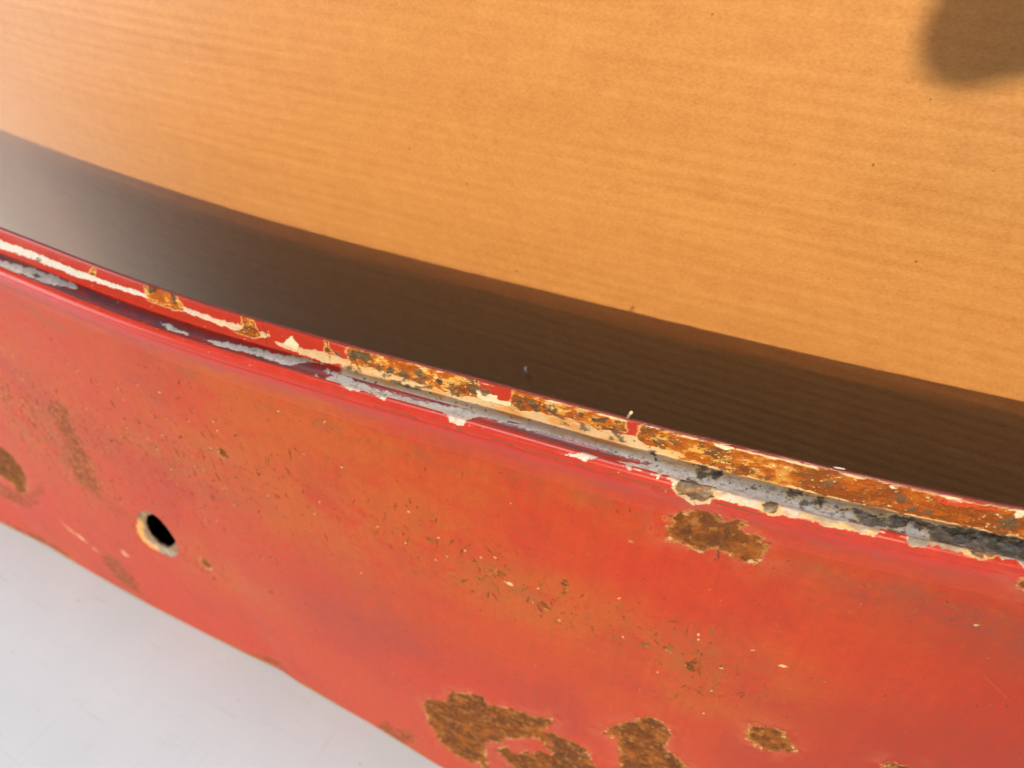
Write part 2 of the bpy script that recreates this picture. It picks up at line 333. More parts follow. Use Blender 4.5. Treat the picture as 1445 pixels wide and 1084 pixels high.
# ---------------------------------------------------------------- the metal panel
# x runs along the panel, v up its section (height on the face, then arc length over ridge, channel and flange)
def col_steps():
    xs = [-308.0]
    while xs[-1] < 62:
        x = xs[-1]; xs.append(x + 0.135 + 0.0011 * abs(min(x - 20, 0)))
    xs = np.array(xs)
    return np.r_[xs, np.linspace(xs[-1] + 1, 260, 90)]
XS = col_steps()
VF = np.r_[0, 0.15, 0.3, np.arange(0.5, 60, 0.27), np.arange(60, 100, .22), np.arange(100, FACE_TOP, .18), FACE_TOP]
VT = np.linspace(FACE_TOP, V_MAX, 225)

def accumulate(polys, X, V, warp=0.5, wf=0.6, seed=1, margin=2.5, fine=0.0):
    """largest signed distance to a list of ragged outlines"""
    sd = np.full(X.shape, -9.0, np.float32)
    xs, vs = X[0], V[:, 0]
    for k, P in enumerate(polys):
        A = np.array(P)
        i0, i1 = np.searchsorted(xs, (A[:, 0].min() - margin, A[:, 0].max() + margin))
        if A[:, 1].max() + margin < vs[0]: continue
        j0, j1 = np.searchsorted(vs, (A[:, 1].min() - margin, A[:, 1].max() + margin))
        if i1 <= i0 or j1 <= j0: continue
        x = X[j0:j1, i0:i1]; v = V[j0:j1, i0:i1]
        wx = x + warp * fbm(x * wf, v * wf, seed + k, 4, .6) * 1.6
        wv = v + warp * fbm(x * wf, v * wf, seed + k + 50, 4, .6) * 1.6
        s = poly_sd(P, wx, wv)
        sd[j0:j1, i0:i1] = np.maximum(sd[j0:j1, i0:i1], s)
    return sd

def put(C, col, m):
    for i in range(3):
        C[..., i] = C[..., i] * (1 - m) + (col[i] if not isinstance(col, np.ndarray) else col[..., i]) * m

RED = (0.41, 0.036, 0.010); ORANGE = (0.39, 0.082, 0.010); DULL = (0.32, 0.036, 0.016)
BROWN = (0.165, 0.058, 0.018); DARKB = (0.075, 0.038, 0.022); TAN = (0.42, 0.21, 0.07); CREAM = (0.62, 0.46, 0.27)
PRIMER_C = (0.60, 0.57, 0.54); SCALE_C = (0.10, 0.075, 0.055); RUSTY = (0.42, 0.115, 0.015); AMBER = (0.66, 0.30, 0.055)

def blotch(shape_xs, shape_vs, C, R, G, D, cx, cv, lx, lv, ang, col, rough=0.8, grit=.6, depth=0.0, seed=0, soft=.35, alpha=1.0):
    """one small irregular mark pressed into the arrays"""
    rad = max(lx, lv) * 1.8 + .3
    i0, i1 = np.searchsorted(shape_xs, (cx - rad, cx + rad)); j0, j1 = np.searchsorted(shape_vs, (cv - rad, cv + rad))
    if i1 - i0 < 2 or j1 - j0 < 2: return
    x = shape_xs[None, i0:i1] - cx; v = shape_vs[j0:j1, None] - cv
    x, v = np.broadcast_arrays(x, v)
    ca, sa = math.cos(ang), math.sin(ang)
    a_ = (x * ca + v * sa) / lx; b_ = (-x * sa + v * ca) / lv
    w = fbm(x * 1.7 / max(min(lx, lv), .2) , v * 1.7 / max(min(lx, lv), .2), seed, 3, .6)
    r = np.sqrt(a_ * a_ + b_ * b_) + w * 1.0
    m = (1 - sstep(1 - soft, 1 + soft * .4, r)) * alpha
    put(C[j0:j1, i0:i1], col, m)
    R[j0:j1, i0:i1] = lerp(R[j0:j1, i0:i1], rough, m); G[j0:j1, i0:i1] = lerp(G[j0:j1, i0:i1], grit, m)
    D[j0:j1, i0:i1] -= depth * m

def normals_of(P):
    du = np.gradient(P, axis=1); dv = np.gradient(P, axis=0)
    n = np.cross(du, dv); n /= np.linalg.norm(n, axis=-1, keepdims=True) + 1e-12
    return n

def strip(name, X, V, P, C, R, G, mat, parent, keep=None, back=None, rim=0):
    """front sheet with authored attributes, plus its real back side and edges"""
    nv, nx = X.shape
    verts = P.reshape(-1, 3) / 1000.0
    f = grid_faces(nv, nx, keep)
    cols = np.concatenate([C.reshape(-1, 3), np.ones((nv * nx, 1))], 1)
    wear = np.stack([R.ravel(), G.ravel(), np.zeros(nv * nx), np.ones(nv * nx)], 1)
    if back is not None:
        bv, bf = back
        verts = np.concatenate([verts, bv.reshape(-1, 3) / 1000.0]); f = np.concatenate([f, bf + nv * nx])
        nb = bv.reshape(-1, 3).shape[0]
        rb = np.tile(np.array([0.74, 0.76, 0.80, 1.0]), (nb, 1))
        if rim: rb[-rim:] = (.15, .022, .024, 1.0)
        cols = np.concatenate([cols, rb])
        wear = np.concatenate([wear, np.tile(np.array([.55, .2, 0, 1.0]), (nb, 1))])
    o = mesh_obj(name, verts, f, mat, parent)
    me = o.data
    for nm, arr in (("paint", cols), ("wear", wear)):
        at = me.attributes.new(nm, 'FLOAT_COLOR', 'POINT')
        at.data.foreach_set("color", np.clip(arr, 0, 1).astype(np.float32).ravel())
    return o

def plain(name, col, rough=.7, bump=0.0, scale=2000):
    m, nt, b = new_mat(name)
    tc = nd(nt, "ShaderNodeTexCoord").outputs["Object"]
    n = noise_node(nt, tc, scale, 4)
    c = mixc(nt, maprange(nt, n.outputs[0], .3, .7, 0, 1), tuple(x * .7 for x in col) + (1,), tuple(min(1, x * 1.25) for x in col) + (1,))
    nt.links.new(c, b.inputs["Base Color"]); b.inputs["Roughness"].default_value = rough
    if bump:
        bp = nd(nt, "ShaderNodeBump"); bp.inputs["Distance"].default_value = bump; bp.inputs["Strength"].default_value = .8
        nt.links.new(n.outputs[0], bp.inputs["Height"]); nt.links.new(bp.outputs[0], b.inputs["Normal"])
    return m

panel = bpy.data.objects.new("metal_panel", None); COL.objects.link(panel)
tag(panel, "long curved red steel panel with rust patches, a slot and a flaking ridged top edge", "metal panel")
mat_face = painted_metal("weathered_red_paint", 0.26, 0.08)
mat_edge = painted_metal("flaking_red_paint_and_primer", 0.42, 0.07)

def chalky_paint(C, X, V):
    """sun-bleached enamel: red with an orange chalky bloom in broad uneven zones"""
    C[:] = RED
    bl = fbm(X * .022, V * .03, 3, 4)
    zone = np.zeros_like(X)
    for cx, cv, rx, rv, wgt in ((-75, 116, 45, 26, .9), (-30, 104, 45, 12, .8), (5, 100, 20, 16, .75), (-110, 100, 40, 18, .6), (-165, 92, 40, 34, .7), (-25, 134, 60, 6, .45), (30, 128, 40, 7, .4), (-120, 60, 30, 16, .5), (-95, 136, 60, 5, .4), (10, 135, 26, 9, .4)):
        zone = np.maximum(zone, wgt * np.exp(-(((X - cx) / rx) ** 2 + ((V - cv) / rv) ** 2)))
    om = np.clip(zone * (0.9 + 1.8 * fbm(X * .11, V * .14, 5, 5, .65) + .9 * fbm(X * .9, V * .7, 6, 4, .7)) + .28 * bl + .10, 0, 1)
    put(C, ORANGE, om * .85)
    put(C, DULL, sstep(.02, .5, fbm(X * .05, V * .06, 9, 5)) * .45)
    C *= (1 + .06 * fbm(X * 1.3, V * .06, 11, 3) + .10 * fbm(X * .8, V * .8, 12, 5, .7))[..., None]
    # shading painted into the colour: darker red towards the right end
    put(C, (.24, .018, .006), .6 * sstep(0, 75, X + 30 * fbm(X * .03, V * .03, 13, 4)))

def rust_patches(C, R, G, D, X, V):
    """large patches where the paint has lifted off and the steel has rusted"""
    sd = accumulate(RUST, X, V, .75, .55, 31, 4)
    isl = accumulate(ISLAND, X, V, 1.5, .4, 61, 4) + 1.6 * np.clip(fbm(X * .5, V * .5, 62, 4), -.5, .2)
    sd = np.minimum(sd, -isl)
    fine = fbm(X * 2.4, V * 2.4, 33, 4, .65)
    sdf = sd + fine * .8
    m = sstep(-.05, .10 + np.clip(1.6 * fbm(X * .25, V * .25, 44, 3), 0, .9), sdf)
    n1 = fbm(X * .30, V * .34, 35, 5, .6); n2 = fbm(X * 1.5, V * 1.5, 36, 4, .6)
    rc = np.zeros_like(C); rc[:] = (.15, .052, .016)
    put(rc, (.24, .080, .022), sstep(-.1, .35, n1)); put(rc, (.115, .045, .022), sstep(.0, .4, fbm(X * .22, V * .25, 38, 4)) * .8)
    rc *= (1 + .55 * n2)[..., None]; put(rc, (.085, .038, .020), sstep(.12, .40, fbm(X * .55, V * .55, 42, 4, .6)) * .75); put(rc, (.30, .125, .030), sstep(1.6, .2, sdf) * sstep(-.25, .2, fbm(X * .35, V * .35, 43, 3)) * .6)
    tanm = sstep(.20, .40, fbm(X * .9, V * .9, 37, 4, .6)) * .6
    put(rc, (.36, .17, .055), tanm)
    put(C, rc, m); R = lerp(R, .82, m); G = lerp(G, .9, m)
    rim = sstep(-.28, 0, sdf) * (1 - sstep(.18, .50, sdf)) * sstep(-.35, .12, fbm(X * .7, V * .7, 39, 3))
    put(C, TAN, rim * .85)
    put(C, CREAM, rim * sstep(.16, .34, fbm(X * 1.8, V * 1.8, 40, 3)) * .8)
    D -= m * .16; D += m * n2 * .12
    D += sstep(-.7, -.05, sdf) * (1 - m) * .10
    halo = sstep(-5, 0, sd) * (1 - m) * .5 * sstep(-.3, .3, fbm(X * .5, V * .5, 41)); put(C, (.42, .09, .04), halo)
    return R, G

def build_face():
    X, V = np.meshgrid(XS, VF); X = X.astype(np.float32); V = V.astype(np.float32)
    C = np.zeros(X.shape + (3,), np.float32); R = np.full(X.shape, .42, np.float32); G = np.full(X.shape, .12, np.float32); D = np.zeros(X.shape, np.float32)
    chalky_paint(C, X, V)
    for cx, cv, rx, rv in ((-170, 84, 20, 26), (-108, 106, 26, 14), (-34, 107, 22, 7), (6, 102, 12, 8)):
        sg = np.exp(-(((X - cx) / rx) ** 2 + ((V - cv) / rv) ** 2)) * sstep(-.05, .30, fbm(X * .45, V * .4, 19, 5, .68)); put(C, (.27, .085, .022), sg * .55)
    # dirt line below the ridge
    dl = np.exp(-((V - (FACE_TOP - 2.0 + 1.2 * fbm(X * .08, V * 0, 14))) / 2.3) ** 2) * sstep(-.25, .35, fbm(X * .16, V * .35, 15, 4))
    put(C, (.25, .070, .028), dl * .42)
    # dark smudges
    for k, (cx, cv, rx, rv, al) in enumerate(((-66, 78, 22, 16, .28), (-85, 60, 18, 12, .22), (-30, 70, 40, 12, .15), (35, 132, 26, 4, .45), (50, 128, 18, 5, .35), (48, 92, 18, 20, .22), (-45, 40, 30, 14, .15))):
        g = al * np.exp(-(((X - cx) / rx) ** 2 + ((V - cv) / rv) ** 2)) * np.clip(.8 + 1.5 * fbm(X * .9, V * .9, 17 + k, 4, .65), 0, 1.6)
        put(C, (.20, .05, .035), np.clip(g, 0, 1))
    # rust speckle film zones
    sh = accumulate(HAZE, X, V, 1.6, .35, 21, 5)
    spk = .6 * fbm(X * .9, V * .8, 23, 5, .65) + .6 * fbm(X * 2.4, V * 1.6, 26, 3, .6)
    hz = sstep(-1.5, 1.5, sh) * sstep(-.25, .08, spk)
    put(C, (.16, .062, .030), hz * .85); R += hz * .25; G += hz * .5
    hl = sstep(-2, 0, sh) * sstep(.30, .42, fbm(X * 1.9, V * 1.9, 24, 3))
    put(C, TAN, hl * .6)
    R, G = rust_patches(C, R, G, D, X, V)
    # scatter of nicks, scratches and pits
    rs = np.random.RandomState(11)
    def scatter(n, cx, cv, sx, sv, line=None):
        for _ in range(n):
            if line is not None:
                t = rs.rand(); cx_, cv_ = line[0] + (line[2] - line[0]) * t, line[1] + (line[3] - line[1]) * t
            else: cx_, cv_ = cx, cv
            px, pv = cx_ + rs.randn() * sx, cv_ + rs.randn() * sv
            if pv > FACE_TOP - 1 or pv < 2: continue
            L = .10 + rs.exponential(.40) * (1 if rs.rand() < .9 else 1.5); wd = .09 + .22 * rs.rand() * min(L, 1)
            ang = math.pi / 2 + rs.randn() * .35
            if rs.rand() < .25: ang = rs.rand() * 3.1
            c = (BROWN, (.24, .085, .022), (.30, .10, .022), (.11, .045, .025))[rs.randint(4)]
            if rs.rand() < .08:
                wd *= 1.8; L *= .6; c = (.24, .10, .035)
            blotch(XS, VF, C, R, G, D, px, pv, min(L, 1.3), wd, ang, c, depth=.06, seed=int(rs.randint(200)), alpha=.9)
            if rs.rand() < .07: blotch(XS, VF, C, R, G, D, px + .3 * rs.randn(), pv - .35, .3, .16, rs.rand() * 3, CREAM, seed=3, alpha=.9)
    scatter(420, -168, 82, 12, 17); scatter(190, -178, 96, 9, 9); scatter(260, -104, 110, 17, 9); scatter(230, -120, 97, 15, 12); scatter(120, -150, 98, 14, 8)
    scatter(230, 0, 0, 4.5, 5.0, (-58, 113, 12, 102)); scatter(70, -34, 107, 6, 5); scatter(50, 8, 101, 5, 6); scatter(60, -124, 54, 6, 6); scatter(120, -142, 72, 17, 13); scatter(60, -75, 114, 14, 9)
    scatter(16, -55, 40, 20, 12)
    for px in np.arange(-110, 55, 4.2): scatter(2, px, FACE_TOP - 3.5, 2.4, 1.5)
    for _ in range(900):                       # tiny dots everywhere
        px, pv = rs.uniform(-240, 60), rs.uniform(5, 135)
        c = ((.13, .055, .035), (.10, .045, .03), (.30, .06, .03), (.24, .09, .04), (.36, .16, .05), (.55, .36, .22))[min(5, int(rs.rand() * 5.35))]
        blotch(XS, VF, C, R, G, D, px, pv, .10 + .16 * rs.rand(), .10 + .1 * rs.rand(), rs.rand() * 3, c, seed=5, alpha=.85)
    for _ in range(26):                        # hairline scratches
        px, pv = rs.uniform(-150, 50), rs.uniform(40, 132); L = rs.uniform(1.5, 5)
        blotch(XS, VF, C, R, G, D, px, pv, L, .07, math.pi / 2 + rs.randn() * .5, (.34, .06, .035) if rs.rand() < .85 else (.50, .16, .09), rough=.4, grit=.1, seed=6, alpha=.45, soft=.8)
    # particular marks
    for px, pv, lx, lv, an, c in ((-194, 30.9, 3.0, .55, -.75, CREAM), (-189.2, 28.8, 2.3, .85, -.85, CREAM), (-184.4, 25.1, 1.2, .5, -.6, CREAM), (-165, 35.4, 1.6, 1.5, 0, (.62, .40, .36)), 
                                  (-47, 112, 1.0, .6, -.3, (.30, .10, .035)), (-33.5, 109, 1.7, 1.1, .4, (.28, .095, .035)), (-31, 107.2, .9, .4, 0, CREAM), (-23.8, 104.2, 1.3, .9, -.8, (.24, .085, .03)), (-4.6, 103, .8, .9, 0, (.28, .10, .035)), (-.7, 104.4, .5, 1.3, -.4, (.28, .10, .035)), (3.8, 101.5, .7, 1.6, 0, BROWN), (-20.5, 112, .35, 2.2, 0, BROWN), (-11, 129, .4, .35, 0, TAN), (17.2, 109.5, .6, .35, .2, CREAM), (-98.5, 61, .5, .4, 0, DARKB), (-43, 103.7, 1.2, .4, .5, (.42, .16, .05)), (26, 76, .3, .8, 0, (.62, .25, .2))):
        if lx * lv < .3 or c == CREAM:
            blotch(XS, VF, C, R, G, D, px, pv, lx, lv, an, c, seed=int(abs(px)), depth=.05); continue
        for q_ in range(int(9 + 8 * lx * lv)):              # a bruise made of many small lifted flecks
            t_, r_ = rs.rand() * 6.3, rs.rand() ** .6
            ux, uv = r_ * lx * math.cos(t_), r_ * lv * math.sin(t_)
            ca, sa = math.cos(an), math.sin(an)
            sc_ = .16 + .30 * rs.rand()
            cc = tuple(k_ * (.55 + .6 * rs.rand()) for k_ in c) if rs.rand() < .9 else TAN
            blotch(XS, VF, C, R, G, D, px + ux * ca - uv * sa, pv + ux * sa + uv * ca, sc_ * 1.3, sc_ * .9, an + rs.randn() * .5, cc, seed=int(rs.randint(200)), depth=.05, alpha=.85)
    for px, pv in ((27, 132.5), (33, 133.5), (38.5, 134.3)):
        blotch(XS, VF, C, R, G, D, px, pv, 1.3, .30, 1.2 + px * .05, (.29, .085, .03), seed=int(px), alpha=.6); blotch(XS, VF, C, R, G, D, px + .9, pv - .8, .8, .2, 2.2, (.27, .08, .03), seed=9, alpha=.5)
    # lower edge: rust creeping up from the cut
    le = sstep(2.4, .2, V + 2.6 * fbm(X * .09, V * 0, 71) + .6 * fbm(X * .9, V * .9, 72))
    put(C, (.30, .15, .07), le * .8); R += le * .2; G += le * .4
    # slot: paint-chipped dimple and punched opening
    P = point(X, V)
    D += (.05 * fbm(X * .06, V * .06, 81) * 2 + .008 * fbm(X * .5, V * .5, 82, 3)) * sstep(FACE_TOP, FACE_TOP - 6, V)
    N = np.array([0, -1.0, 0])
    P[..., 1] -= D
    i0, i1 = np.searchsorted(XS, (-172, -128)); j0, j1 = np.searchsorted(VF, (20, 80))
    x, v = X[j0:j1, i0:i1], V[j0:j1, i0:i1]
    hs = poly_sd(SLOT[0], x + .25 * fbm(x * .6, v * .6, 91), v + .25 * fbm(x * .6, v * .6, 92)); rsd = poly_sd(RECESS[0], x + .5 * fbm(x * .5, v * .5, 93), v + .5 * fbm(x * .5, v * .5, 94))
    rm = sstep(-.1, .25, rsd)
    pc = np.zeros(x.shape + (3,), np.float32); pc[:] = (.24, .16, .11)
    put(pc, (.30, .20, .11), sstep(-.1, .3, fbm(x * .5, v * .5, 95))); put(pc, (.36, .33, .31), sstep(54.5, 51.5, v) * .8); put(pc, (.15, .09, .05), sstep(.0, .3, fbm(x * .9, v * .9, 98, 4, .6)) * .6)
    put(pc, (.66, .36, .13), sstep(3.2, 1.2, rsd) * sstep(-143.3, -145.0, x + .6 * fbm(x, v, 97, 3)) * sstep(65, 62, v) * .9)  # lit left wall of the slot, painted in as bright orange-tan
    put(C[j0:j1, i0:i1], pc, rm)
    R[j0:j1, i0:i1] = lerp(R[j0:j1, i0:i1], .6, rm); G[j0:j1, i0:i1] = lerp(G[j0:j1, i0:i1], .5, rm)
    put(C[j0:j1, i0:i1], (.38, .045, .03), sstep(-1.8, 0, rsd) * (1 - rm) * .5)
    P[j0:j1, i0:i1, 1] += .35 * sstep(-2.5, 3.0, rsd) + .25 * rm + .7 * sstep(-.04, .14, hs)
    dead = np.zeros(X.shape, bool); dead[j0:j1, i0:i1] = hs > .12
    C[j0:j1, i0:i1] *= (1 + .5 * fbm(x * 1.2, v * 1.2, 96, 4, .65) * rm)[..., None]; put(C[j0:j1, i0:i1], (.05, .035, .03), sstep(-.12, .06, hs)); put(C[j0:j1, i0:i1], (.16, .11, .08), sstep(-1.2, -.2, hs) * rm * .6); put(C[j0:j1, i0:i1], (.72, .70, .68), sstep(-.45, -.15, hs) * (1 - sstep(-.1, .1, hs)) * sstep(49, 46, v))  # slot wall painted near-black so the opening reads as dark
    keep = ~(dead[:-1, :-1] | dead[1:, :-1] | dead[:-1, 1:] | dead[1:, 1:])
    # back side of the sheet, 1.1 mm behind, with the same opening and a closed lower edge
    bx = np.r_[np.arange(-308, 62, 2.0), np.linspace(64, 260, 30)]
    bv = np.r_[0, np.arange(2.0, FACE_TOP, 2.0), FACE_TOP]
    BX, BV = np.meshgrid(bx, bv); BP = point(BX, BV); BP[..., 1] += 1.1
    hb = poly_sd(RECESS[0], BX.astype(np.float32), BV.astype(np.float32)) > -1.5
    kb = ~(hb[:-1, :-1] | hb[1:, :-1] | hb[:-1, 1:] | hb[1:, 1:])
    bf = grid_faces(len(bv), len(bx), kb, flip=True)
    nb = BP.shape[0] * BP.shape[1]
    e0 = point(XS, np.zeros_like(XS)); e1 = e0.copy(); e1[:, 1] += 1.1
    ef = grid_faces(2, len(XS)) + nb
    bvv = np.concatenate([BP.reshape(-1, 3), e1, e0]); 
    return strip("face_sheet", X, V, P, C, R, G, mat_face, panel, keep, (bvv, np.concatenate([bf, ef])))
face = build_face()
def slot_backing():
    """box section added behind the face to keep the inside of the slot dark"""
    bx = np.arange(-240, 181, 10.0); rows = ((20, 1.3), (20, 14), (26, 17), (112, 17), (118, 14), (118, 1.3))
    g = np.array([point(bx, np.full_like(bx, z)) + np.array([0, dy, 0]) for z, dy in rows])
    inner = g * 1.0; outer = g + np.array([0, .9, 0])
    n = g.shape[0] * g.shape[1]
    vv = np.concatenate([inner.reshape(-1, 3), outer.reshape(-1, 3)]) / 1000
    ff = [grid_faces(len(rows), len(bx)), grid_faces(len(rows), len(bx), flip=True) + n]
    for c_ in (0, len(bx) - 1):                        # end caps
        base = [r_ * len(bx) + c_ for r_ in range(len(rows))]
        ff.append(np.array([(base[0], base[1], base[4], base[5]), (base[1], base[2], base[3], base[4])]))
    return mesh_obj("added_slot_backing", vv, np.concatenate(ff), plain("dark_slot_lining", (.035, .022, .018), .9), panel, smooth=False)

LIP = 15.9
def authored_top():
    X, V = np.meshgrid(XS, VT); X = X.astype(np.float32); V = V.astype(np.float32)
    C = np.zeros(X.shape + (3,), np.float32); R = np.full(X.shape, .34, np.float32); G = np.full(X.shape, .06, np.float32); D = np.zeros(X.shape, np.float32)
    C[:] = (.43, .030, .015)
    C *= (1 + .10 * fbm(X * .5, V * 1.2, 101, 4))[..., None]
    A = V - FACE_TOP                                     # 0 at the face, about 17 at the rim
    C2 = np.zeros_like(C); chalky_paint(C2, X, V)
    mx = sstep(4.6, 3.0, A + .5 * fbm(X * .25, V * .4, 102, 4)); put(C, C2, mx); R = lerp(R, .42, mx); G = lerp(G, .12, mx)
    R, G = rust_patches(C, R, G, D, X, np.where(A < 6.5, V, 300).astype(np.float32))
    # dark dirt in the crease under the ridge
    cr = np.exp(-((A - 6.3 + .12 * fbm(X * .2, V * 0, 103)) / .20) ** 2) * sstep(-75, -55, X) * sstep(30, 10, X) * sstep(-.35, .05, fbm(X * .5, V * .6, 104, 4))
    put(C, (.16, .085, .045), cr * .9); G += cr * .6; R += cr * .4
    ds = np.exp(-((A - 3.2) / 1.3) ** 2) * sstep(0, .4, fbm(X * .25, V * .8, 105, 4)); put(C, (.30, .06, .045), ds * .5)
    RX = sstep(-5, 25, X)                                # wear grows to the right
    # dark worn streaks in the channel paint
    wst = sstep(-.15, .20, fbm(X * .28, V * 1.8, 106, 4)) * sstep(8.8, 9.6, A) * sstep(15.4, 14.6, A)
    put(C, (.17, .060, .062), wst * .8)
    put(C, (.40, .040, .022), sstep(15.2, 16.2, A) * .7)
    # shade in the channel at the left, painted in as dull maroon
    put(C, (.13, .050, .055), .80 * sstep(8.6, 9.6, A) * sstep(15.6, 14.2, A) * sstep(-50, -75, X) * (.7 + fbm(X * .3, V * 1.5, 107, 4)))
    # exposed primer
    sp = accumulate(PRIMER, X, V, .16, 1.0, 110, 1.5)
    sp = sp + .34 * fbm(X * 1.1, V * 1.3, 111, 4, .65) + .26 * fbm(X * 2.6, V * 1.0, 119, 3, .6)
    sp = np.where(accumulate(REDSTREAK, X, V, .1, 1, 112, .8) > 0, -1, sp)
    # right of the middle the primer runs on up to the rust on the lip
    sp = np.maximum(sp, np.minimum(np.minimum(A - 15.0, 18.2 - A + .5 * fbm(X * .6, V * .2, 118)), (X + 66) * .1))
    pm = sstep(-.03, .06, sp)
    pc = np.zeros_like(C); pc[:] = (.62, .51, .42)
    pc *= (1 + .16 * fbm(X * .5, V * 2.4, 113, 4) + .22 * fbm(X * 2.2, V * 2.6, 120, 4, .7))[..., None]
    put(pc, (.22, .17, .12), sstep(.20, .38, fbm(X * 1.5, V * 2.2, 124, 4, .65)) * .55)
    base_y = sstep(14.4, 15.8, A)                        # where channel turns up into flange, stained cream
    put(pc, (.58, .43, .25), base_y * sstep(-105, -60, X) * .85); put(pc, (.60, .61, .62), base_y * sstep(-90, -110, X))
    put(pc, (.56, .28, .075), base_y * sstep(-.12, .25, fbm(X * .22, V * .9, 115, 5, .6)) * sstep(-80, -50, X) * .85)
    put(pc, (.45, .38, .31), RX * sstep(-.1, .4, fbm(X * .3, V * .9, 116, 5)) * .7)
    put(pc, (.40, .24, .11), sstep(-.10, .25, fbm(X * .7, V * 1.0, 125, 5, .65)) * sstep(10.6, 9.4, A) * sstep(-30, -5, X) * .7)
    # rusty lower border right of the middle
    put(pc, (.66, .38, .12), sstep(1.3, .15, sp) * sstep(-15, 12, X) * sstep(10.4, 9.2, A) * .9 * sstep(-.45, .05, fbm(X * .4, V * .4, 117)))
    put(C, pc, pm); R = lerp(R, .52, pm); G = lerp(G, .25, pm); D -= pm * .09
    pe = sstep(-.10, 0, sp) * (1 - sstep(.05, .12, sp)); put(C, (.80, .74, .68), pe * .35 * sstep(10, 9, A))
    # grey film and speckle in the channel
    grit = sstep(.14, .36, fbm(X * 1.25, V * 2.0, 121, 4, .65)) * sstep(-45, 45, X + 6 * fbm(X * .2, V * .5, 122)) * sstep(8.4, 9.6, A) * sstep(16.2, 15.2, A)
    put(C, (.13, .10, .08), grit * .9); G += grit * .5; R += grit * .2
    gm = RX * sstep(-.18, .30, fbm(X * .22, V * .55, 123, 5, .6) + sstep(15, 45, X) * .25) * pm * sstep(16.2, 15.3, A)
    put(C, (.21, .18, .15), gm * .85); G += gm * .3
    # thick scale
    ss = accumulate(SCALE, X, V, .28, .9, 130, 1.5) + .45 * fbm(X * 1.3, V * 1.6, 131, 4, .65)
    sm = sstep(-.04, .12, ss)
    sc = np.zeros_like(C); sc[:] = (.155, .112, .078); sn = fbm(X * 1.1, V * 1.6, 132, 5, .65)
    put(sc, (.23, .115, .05), sstep(.0, .4, fbm(X * .4, V * .5, 133, 4)) * (1 - sstep(9.6, 10.6, A) * .8)); put(sc, (.30, .23, .16), sstep(.12, .35, fbm(X * .9, V * 2.2, 135, 4, .65)) * .7); put(sc, (.19, .16, .13), sstep(.1, .35, fbm(X * .5, V * .8, 134, 4)) * sstep(9.2, 10.4, A) * .7)
    sc *= (1 + 1.1 * sn)[..., None]
    put(C, sc, sm); R = lerp(R, .72, sm); G = lerp(G, 1.0, sm); D += sm * (.10 + .35 * np.clip(sn, -.2, .5))
    put(C, (.66, .40, .15), sstep(-.45, -.05, ss) * (1 - sm) * .75 * sstep(-12, 0, X))
    # flange: rust breaking through
    sf = accumulate(FRUST, X, V, .22, .9, 140, 1.5); sf = sf + .30 * fbm(X * 1.2, V * 1.6, 141, 4, .65); sf = np.where(A < LIP - .8, -2, np.maximum(sf, np.minimum(A - 16.3 + .5 * fbm(X * .5, V * .3, 145, 4), np.minimum((X + 8) * .1, 19.9 - A))))
    fm = sstep(-.03, .08, sf)
    rn = fbm(X * .55, V * .9, 142, 5, .62); rn2 = fbm(X * 1.7, V * 2.4, 143, 4, .65); rn3 = fbm(X * .22, V * .5, 144, 4)
    rcx = np.zeros_like(C); rcx[:] = (.40, .115, .013)
    put(rcx, (.64, .36, .09), sstep(.05, .35, rn) * (1 - RX * .75)); put(rcx, (.34, .085, .016), sstep(.0, -.32, rn)); put(rcx, (.13, .050, .018), sstep(-.02, .22, rn3 + .7 * rn2) * .85)
    put(rcx, (.33, .075, .014), RX * .5); put(rcx, (.76, .56, .28), sstep(.34, .48, rn2 + .3 * rn - RX * .1) * .85)
    put(C, rcx, fm); R = lerp(R, .50, fm); G = lerp(G, .9, fm); D += fm * (rn2 * .20 + rn * .16)
    cb = sstep(-.35, -.05, sf) * (1 - fm) * sstep(LIP - .9, LIP - .3, A); put(C, (.72, .46, .20), cb * .75)
    sp2 = accumulate(FPALE, X, V, .15, 1, 150, 1) + .2 * fbm(X * 1.6, V * 2, 151, 4); m2 = sstep(-.03, .06, sp2)
    put(C, (.74, .66, .50), m2); R = lerp(R, .5, m2); G = lerp(G, .3, m2); D += m2 * .02
    sp3 = accumulate(FRED, X, V, .2, 1, 152, 1) + .2 * fbm(X * 1.6, V * 2, 153, 4); put(C, (.56, .07, .035), sstep(-.05, .1, sp3) * .9)
    sk = accumulate(FDARK, X, V, .18, 1.1, 155, 1) + .25 * fbm(X * 1.8, V * 2.2, 156, 4); mk = sstep(-.04, .1, sk) * (1 - m2)
    kc = np.zeros_like(C); kc[:] = (.11, .075, .042); kc *= (1 + .9 * rn2)[..., None]
    put(C, kc, mk); R = lerp(R, .7, mk); G = lerp(G, 1.0, mk); D += mk * (.16 + .25 * rn2)
    # dark pinholes scattered on the rusty lengths
    rs = np.random.RandomState(5)
    for _ in range(90):                        # dark crusts of scale on the lip and channel
        px = rs.choice([rs.uniform(-68, -38), rs.uniform(-30, 58), rs.uniform(-5, 58)]); pa = rs.uniform(12.5, 19.8) if px > -5 else rs.uniform(16.2, 19.8)
        blotch(XS, VT, C, R, G, D, px, FACE_TOP + pa, .35 + .7 * rs.rand(), .25 + .4 * rs.rand(), rs.randn() * .5, (.12, .085, .055), depth=-.14, seed=int(rs.randint(99)), alpha=.85, grit=1.0)
    for _ in range(330):
        px = rs.uniform(-68, 58); pa = rs.uniform(12.5, 20.2)
        blotch(XS, VT, C, R, G, D, px, FACE_TOP + pa, .08 + .22 * rs.rand() ** 2, .07 + .12 * rs.rand(), rs.rand() * 3, (.12, .07, .04), depth=-.04, seed=int(rs.randint(99)))
